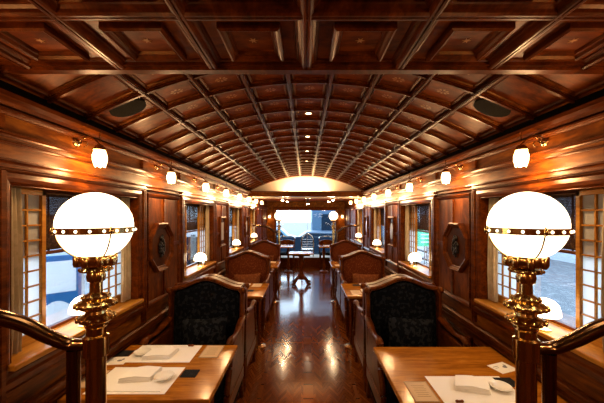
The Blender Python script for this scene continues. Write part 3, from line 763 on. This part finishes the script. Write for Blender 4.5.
# ------------------------------------------------------------------ tables
def make_table(s, dep):
    e = empty('dining_table', (0, 0, 0), 'x', 'table', 'dining tables along the walls')
    xe = 1.235 if s < 0 else 1.295
    MB().box(s*0.474, s*xe, -dep/2, dep/2, 0.672, 0.70).build('table_top', W_TABLE, e, bevel=0.006)
    MB().box(s*0.50, s*(xe-0.004), -dep/2+0.02, dep/2-0.02, 0.632, 0.672).build('apron', W_FRAME, e)
    MB().lathe([(0, 0), (0.085, 0), (0.085, 0.008), (0.03, 0.02), (0.024, 0.04), (0.022, 0.60), (0.04, 0.632), (0, 0.632)], (s*0.57, 0, 0), 20).build('leg', BRASSD, e, True)
    MB().box(s*1.18, s*(xe-0.004), -0.05, 0.05, 0.45, 0.632).build('wall_bracket', W_FRAME, e)
    return e
def flat(name, mat, x, y, w_, d_, th, lab, cat, grp=None, rz=0, extra=None, z=0.70, bevel=0):
    o = MB().box(-w_/2, w_/2, -d_/2, d_/2, 0, th).build(name, mat, bevel=bevel, loc=(x, y, z), rz=rz)
    return tag(o, lab, cat, grp)
def napkin(x, y, z, lab, s, rz=0):
    b = MB(); K, L = 8, 6
    for lay in range(3):
        vs = []; fs = []; t0 = 0.001+lay*0.008; wx, wy = 0.085-0.002*lay, 0.060-0.002*lay
        for zz in (t0, t0+0.0075):
            for j in range(L+1):
                for i in range(K+1):
                    u, v = -1+2*i/K, -1+2*j/L
                    vs.append((u*wx+0.012*v, v*wy, zz+0.0025*math.sin(u*2+lay)*(zz > t0)+(0.006*(1-abs(u))*(lay == 2) if zz > t0 else 0)))
        n0 = (K+1)*(L+1)
        for j in range(L):
            for i in range(K):
                a = j*(K+1)+i; fs += [(a, a+K+1, a+K+2, a+1), (n0+a, n0+a+1, n0+a+K+2, n0+a+K+1)]
        for i in range(K): fs += [(i, i+1, n0+i+1, n0+i), (L*(K+1)+i, n0+L*(K+1)+i, n0+L*(K+1)+i+1, L*(K+1)+i+1)]
        for j in range(L): fs += [(j*(K+1), n0+j*(K+1), n0+(j+1)*(K+1), (j+1)*(K+1)), (j*(K+1)+K, (j+1)*(K+1)+K, n0+(j+1)*(K+1)+K, n0+j*(K+1)+K)]
        b.add(vs, fs)
    o = b.build('folded_napkin', LINEN, None, True, loc=(x, y, z), rz=rz); return tag(o, lab, 'napkin', 'folded napkins on placemats')
def dish(x, y, z, lab):
    o = MB().lathe([(0, 0.002), (0.028, 0.0), (0.030, 0.004), (0.046, 0.012), (0.054, 0.017), (0.053, 0.019), (0.044, 0.014), (0.028, 0.007), (0, 0.006)], n=32).build('small_plate', CHINA, None, True, loc=(x, y, z))
    return tag(o, lab, 'plate', 'small white plates')
def menu(x, y, lab, rz=0):
    e = empty('menu_card', (x, y, 0.70), lab, 'menu', 'tan menu cards', rz)
    MB().box(-0.062, 0.062, -0.09, 0.09, 0, 0.0015).build('card', CARD, e)
    MB().mold([(-0.062, -0.09), (0.062, -0.09), (0.062, 0.09), (-0.062, 0.09)], [(0, 0), (0, 0.002), (0.005, 0.002), (0.005, 0)], lambda u, v, h: (u, v, h+0.0004)).build('border', CARDL, e)
    b = MB()
    for q in range(7): b.box(-0.035+0.004*(q % 3), 0.035-0.006*(q % 2), 0.05-q*0.016, 0.053-q*0.016, 0.0015, 0.0018)
    b.build('printed_lines', CARDL, e); return e
def chop(x, y, z, s, lab1, lab2, rz=0):
    o = MB().box(-0.15, 0.15, -0.012, 0.012, 0, 0.004).build('chopstick_sleeve', MATP, None, bevel=0.001, loc=(x, y, z), rz=rz)
    tag(o, lab1, 'chopsticks', 'paper chopstick sleeves')
    r = MB().ball((-0.012, 0, 0.007), 0.009, 10, (1, 0.8, 0.8)); r.ball((0.012, 0, 0.007), 0.009, 10, (1, 0.8, 0.8)); r.tube([(-0.012, 0, 0.006), (0.012, 0, 0.006)], 0.006, 8)
    o = r.build('chopstick_rest', FAB_B2, None, True, loc=(x-0.165*math.cos(rz), y-0.165*math.sin(rz), z)); tag(o, lab2, 'chopstick rest', 'brown chopstick rests')
tn = 0
for s in (-1, 1):
    for k, yc in enumerate((1.805, 3.69, 5.57)):
        dep = 0.63
        if s > 0 and k == 0: yc, dep = 1.745, 0.69
        T = make_table(s, dep); T.location = (0, yc, 0); T['label'] = f'polished wooden dining table, {ROW[k]} on the {SIDE[s]} of the aisle'
        on = f'on the {ROW[k]} {SIDE[s]} table'
        y_off = (yc-1.805) if not (s > 0 and k == 0) else -0.07
        for far in (0, 1):
            fn = 'far' if far else 'near'
            mx = s*(0.93 if not (s > 0 and not far) else 0.89); my = (1.985 if far else 1.67)+y_off-(0.03 if (s > 0 and k == 0 and not far) else 0)
            if s > 0 and far and k == 0: continue          # the near right table is laid for one in the photograph
            flat('placemat', MATP, mx, my, 0.42, 0.27 if not far else 0.24, 0.0012, f'white paper placemat at the {fn} side {on}', 'placemat', 'white placemats')
            flip = 1 if not far else -1
            if k < 2:
                napkin(mx+(0.0 if not far else -0.01), my+0.03*flip, 0.7012, f'white folded napkin on the {fn} placemat {on}', s, 0.12 if s < 0 else -0.25)
                dish(mx+0.14*flip, my+0.01*flip, 0.7012, f'small round white plate on the {fn} placemat {on}')
                chop(mx+0.03*flip, my-0.105*flip, 0.7012, s, f'white paper chopstick sleeve on the {fn} placemat {on}', f'small brown chopstick rest on the {fn} placemat {on}', 0 if not far else PI)
            cx = mx+0.265*flip*(1)
            if s > 0 and not far: flat('coaster', BLACK, 1.105, my+0.075, 0.10, 0.09, 0.002, f'black woven coaster {on} beside the window wall', 'coaster', 'black coasters')
            elif s > 0: flat('coaster', BLACK, 0.665, my+0.03, 0.09, 0.09, 0.002, f'black coaster at the aisle end {on}', 'coaster', 'black coasters')
            elif not far: flat('coaster', BLACK, -0.665, my+0.065, 0.09, 0.085, 0.002, f'black coaster at the aisle end {on}', 'coaster', 'black coasters')
            else: flat('coaster', BLACK, -1.195, my-0.0, 0.09, 0.085, 0.002, f'black coaster {on} beside the window wall', 'coaster', 'black coasters')
        if s < 0:
            menu(-0.625, 2.015+y_off, f'tan menu card at the aisle end {on}', 0.0)
            menu(-1.205, 1.68+y_off, f'tan menu card {on} beside the window wall', 0.0)
        else:
            menu(0.603, (1.63 if k == 0 else 1.66)+y_off, f'tan menu card at the aisle end {on}', 0.0)
            if k: menu(1.20, 2.0+y_off, f'tan menu card {on} beside the window wall', 0.0)
        if k == 0:
            bx, by, br = (-1.185, 1.885, 0.1) if s < 0 else (1.185, 1.80, 0.35)
            e = empty('leaflet', (bx, by, 0.70), f'white printed leaflet {on} by the window wall', 'leaflet', None, br)
            MB().box(-0.065, 0.065, -0.05, 0.05, 0, 0.002).build('page', MATP, e)
            b = MB(); b.ball((0.02, 0.0, 0.002), 0.012, 10, (1.3, 1, 0.05)); b.ball((0.035, 0.015, 0.002), 0.008, 8, (1, 1.4, 0.05)); b.box(-0.05, -0.01, 0.02, 0.024, 0.002, 0.0023); b.box(-0.05, -0.02, 0.005, 0.008, 0.002, 0.0023)
            b.build('printed_picture', INK, e)['kind'] = 'stuff'
# ------------------------------------------------------------------ sill lamps
def make_lamp():
    e = empty('mushroom_lamp', (0, 0, 0), 'x', 'table lamp', 'mushroom lamps on the window sills')
    MB().lathe([(0, 0), (0.034, 0), (0.034, 0.006), (0.014, 0.014), (0.007, 0.022), (0.006, 0.10), (0.010, 0.104), (0.010, 0.112), (0, 0.114)], n=18).build('base', BRASS, e, True)
    MB().lathe([(0.068, 0.080), (0.073, 0.083), (0.072, 0.108), (0.063, 0.138), (0.046, 0.158), (0.023, 0.169), (0, 0.171)], n=28).build('lamp_shade', DOME, e, True)
    return e
lp = make_lamp(); fst = True
for s in (-1, 1):
    for k, c in enumerate(WC):
        y = (1.69 if k or s < 0 else 1.63)+1.88*k; x = s*(W-0.005 if not (k == 0) else W-0.01)
        lab = f'white dome lamp glowing on the sill of the {ROW[k]} {SIDE[s]} window'
        if fst: o = lp; o.location = (x, y, Z0+0.014); o['label'] = lab; fst = False
        else: o = dup(lp, (x, y, Z0+0.014), 0, lab)
        if k == 1:
            o = MB().lathe([(0, 0), (0.017, 0), (0.019, 0.01), (0.018, 0.055), (0.014, 0.062), (0.014, 0.07), (0, 0.072)], n=18).build('sill_canister', SILVER, None, True, loc=(x, y+0.12, Z0+0.014))
            tag(o, f'small silver canister beside the lamp on the second {SIDE[s]} window sill', 'canister', 'silver canisters')
# ------------------------------------------------------------------ speakers, downlights, spots
for s in (-1, 1):
    x = s*1.095; y = YB0+2.5*RP-0.04; c = onarch(x, y, 0.012); n = nrm(x); tx = Vector((n.z, 0, -n.x))
    b = MB(); pts = [(0.105*math.cos(q*PI/14), 0.088*math.sin(q*PI/14)) for q in range(28)]
    b.poly(pts, lambda u, v, h: c+tx*u+Vector((0, v, 0))-n*h, -0.01, 0.004)
    e = b.build('ceiling_speaker', SPEAK); tag(e, f'oval dark ceiling speaker in the {SIDE[s]} edge of the vaulted ceiling', 'speaker', 'oval ceiling speakers')
for i, j in enumerate((5, 8, 11, 14, 17)):
    y = YB0+(j+0.5)*RP; e = empty('downlight', (0, y, APEX+0.03), f'small round ceiling downlight, {["nearest","second","third","fourth","farthest"][i]} along the vault', 'ceiling light', 'round downlights in the vault')
    MB().lathe([(0.024, 0.0), (0.036, 0.0), (0.036, -0.006), (0.026, -0.008), (0.024, 0.0)], n=24).build('trim_ring', BRASSD, e, True)
    MB().lathe([(0, -0.003), (0.024, -0.003), (0.024, 0), (0, 0)], n=24).build('lens', DISC, e)
    plight('downlight_beam', (0, y, APEX+0.0), 9, (1.0, 0.62, 0.3), 0.03, None, math.radians(100))
def make_spot(lab):
    e = empty('ceiling_spot', (0, 0, 0), lab, 'spotlight', 'ceiling spotlights at the rear')
    b = MB(); b.tube([(0, 0, 0), (0, 0, -0.05)], 0.004, 8); b.lathe([(0, 0), (0.022, 0), (0.018, -0.01), (0, -0.012)], n=14); b.build('stem', BRASSD, e, True)
    b = MB()
    b.lathe([(0, -0.045), (0.018, -0.047), (0.028, -0.062), (0.034, -0.085)], n=16); b.build('lamp_shade', BRASS, e, True)
    MB().ball((0, 0, -0.082), 0.028, 12).build('bulb', BULB, e, True); return e
sp = make_spot('x'); fst = True
for i, (px, y, nm) in enumerate(((-0.56, 7.15, 'outer left'), (-0.50, 7.95, 'inner left'), (0.64, 7.15, 'outer right'), (0.60, 7.95, 'inner right'))):
    lab = f'small brass ceiling spotlight at the rear, {nm} of the four'
    if fst: o = sp; o.location = (px, y, 2.05); o['label'] = lab; fst = False
    else: o = dup(sp, (px, y, 2.05), 0, lab)
    plight('spot_beam', (px, y, 1.92), 5, (1, 0.7, 0.4), 0.03)
e = empty('pendant_spot', (0.035, 7.2, 2.05), 'slim central ceiling fitting hanging before the end window', 'ceiling light')
b = MB().tube([(0, 0, 0), (0, 0, -0.16)], 0.012, 10); b.lathe([(0, -0.06), (0.03, -0.065), (0.03, -0.10), (0, -0.105)], n=14); b.build('stem', BRONZE, e, True)
b = MB()
for q in range(4): a = q*PI/2+0.3; b.ball((0.05*math.cos(a), 0.05*math.sin(a), -0.03-0.15*(q % 2)), 0.014, 10)
b.build('bulb', BULB, e, True)

# ------------------------------------------------------------------ rear furniture
e = empty('pedestal_table', (-0.115, 6.95, 0), 'small rectangular pedestal table with crossed feet standing in the aisle', 'table')
MB().box(-0.28, 0.28, -0.19, 0.19, 0.715, 0.74).build('table_top', W_TABLE, e, bevel=0.005)
MB().box(-0.20, 0.20, -0.12, 0.12, 0.67, 0.715).build('apron', W_FRAME, e)
MB().lathe([(0, 0.10), (0.075, 0.12), (0.085, 0.18), (0.06, 0.24), (0.04, 0.30), (0.055, 0.42), (0.075, 0.50), (0.05, 0.58), (0.06, 0.64), (0.09, 0.67), (0, 0.67)], n=20).build('pedestal', W_FRAME, e, True)
for q in range(4):
    a = PI/4+q*PI/2; dx, dy = math.cos(a), math.sin(a)
    MB().tube(bez([(0.03*dx, 0.03*dy, 0.16), (0.12*dx, 0.12*dy, 0.15), (0.22*dx, 0.20*dy, 0.05), (0.29*dx, 0.26*dy, 0.03)], 12), [0.035-0.0009*i for i in range(16)][:0] or 0.028, 8).build('foot', W_FRAME, e, True)
for i, (x, y) in enumerate(((-0.22, 6.93), (-0.02, 6.98))):
    flat('printed_card', [MATP, CARD][i], x, y, 0.13, 0.18, 0.002, f'{["white","tan"][i]} card lying on the small pedestal table in the aisle', 'card', None, 0.2-0.5*i, z=0.74)
for s in (-1, 1):
    e = empty('rear_table', (s*0.80, 8.45, 0), f'wooden table with turned legs at the rear {SIDE[s]} before the end window', 'table', 'rear tables')
    MB().box(-0.44, 0.44, -0.30, 0.30, 0.71, 0.74).build('table_top', W_TABLE, e, bevel=0.005)
    for a in (-1, 1):
        MB().lathe([(0, 0), (0.12, 0), (0.12, 0.03), (0.035, 0.06), (0.05, 0.16), (0.03, 0.26), (0.03, 0.45), (0.055, 0.55), (0.035, 0.64), (0.05, 0.71), (0, 0.71)], (a*0.30, 0, 0), 16).build('leg', W_FRAME, e, True)
    flat('placemat', MATP, s*0.72, 8.45, 0.40, 0.28, 0.0015, f'white placemat on the rear {SIDE[s]} table', 'placemat', 'white placemats', z=0.74)
    e = empty('tub_chair', (s*0.60+0.03, 9.0, 0), f'curved back chair behind the rear {SIDE[s]} table before the end window', 'chair', 'rear chairs')
    arc = [(0.24*math.cos(a), 0.20*math.sin(a), 0.90+0.06*math.sin(a)) for a in [PI*q/14 for q in range(15)]]
    MB().tube(arc, 0.016, 10).build('top_rail', SILVER, e, True)
    b = MB(); K = 14; vs = []; fs = []
    for q in range(K+1):
        a = PI*q/K; vs += [(0.235*math.cos(a), 0.195*math.sin(a), 0.62), (0.235*math.cos(a), 0.195*math.sin(a), 0.80+0.05*math.sin(a)), (0.215*math.cos(a), 0.175*math.sin(a), 0.62), (0.215*math.cos(a), 0.175*math.sin(a), 0.80+0.05*math.sin(a))]
    for q in range(K):
        a = q*4; fs += [(a, a+4, a+5, a+1), (a+2, a+3, a+7, a+6), (a, a+2, a+6, a+4), (a+1, a+5, a+7, a+3)]
    fs += [(0, 1, 3, 2), (K*4, K*4+2, K*4+3, K*4+1)]
    b.add(vs, fs); b.build('backrest', W_FRAME, e, True)
    MB().box(-0.22, 0.22, -0.24, 0.18, 0.42, 0.49).build('seat', FAB_D, e, bevel=0.02)
    for a in (-1, 1):
        MB().tube([(a*0.20, 0.14, 0), (a*0.225, 0.10, 0.9)], 0.016, 8).build('leg', W_FRAME, e, True)
        MB().tube([(a*0.20, -0.21, 0), (a*0.20, -0.21, 0.43)], 0.018, 8).build('leg', W_FRAME, e, True)
e = empty('bow_back_chair', (0.05, 9.58, 0.296), 'silvery bow backed chair with horizontal slats in front of the end window', 'chair')
ar = [(-0.19, 0, 0.02), (-0.19, 0, 0.45)]+[(-0.19*math.cos(q*PI/10), 0, 0.45+0.26*math.sin(q*PI/10)) for q in range(11)]+[(0.19, 0, 0.45), (0.19, 0, 0.0)]
MB().tube(ar, 0.022, 10).build('back_frame', SILVER, e, True)
for q in range(4): MB().tube([(-0.185, 0, 0.30+q*0.075), (0.185, 0, 0.30+q*0.075)], 0.009, 8).build('slat', SILVER, e, True)
MB().box(-0.19, 0.19, -0.32, 0.0, 0.22, 0.25).build('seat', SILVER, e, bevel=0.01)
for a in (-1, 1): MB().tube([(a*0.17, -0.30, 0), (a*0.17, -0.30, 0.23)], 0.012, 8).build('leg', SILVER, e, True)
for o in bpy.data.objects:                                    # the furniture stands a little to the left of the car's axis
    if o.parent is None and o.get('category') in ('armchair', 'cushion', 'placemat', 'napkin', 'plate', 'menu', 'chopsticks', 'chopstick rest', 'coaster', 'leaflet') or o.name.startswith('dining_table'):
        o.location.x -= 0.03
bpy.context.view_layer.update()
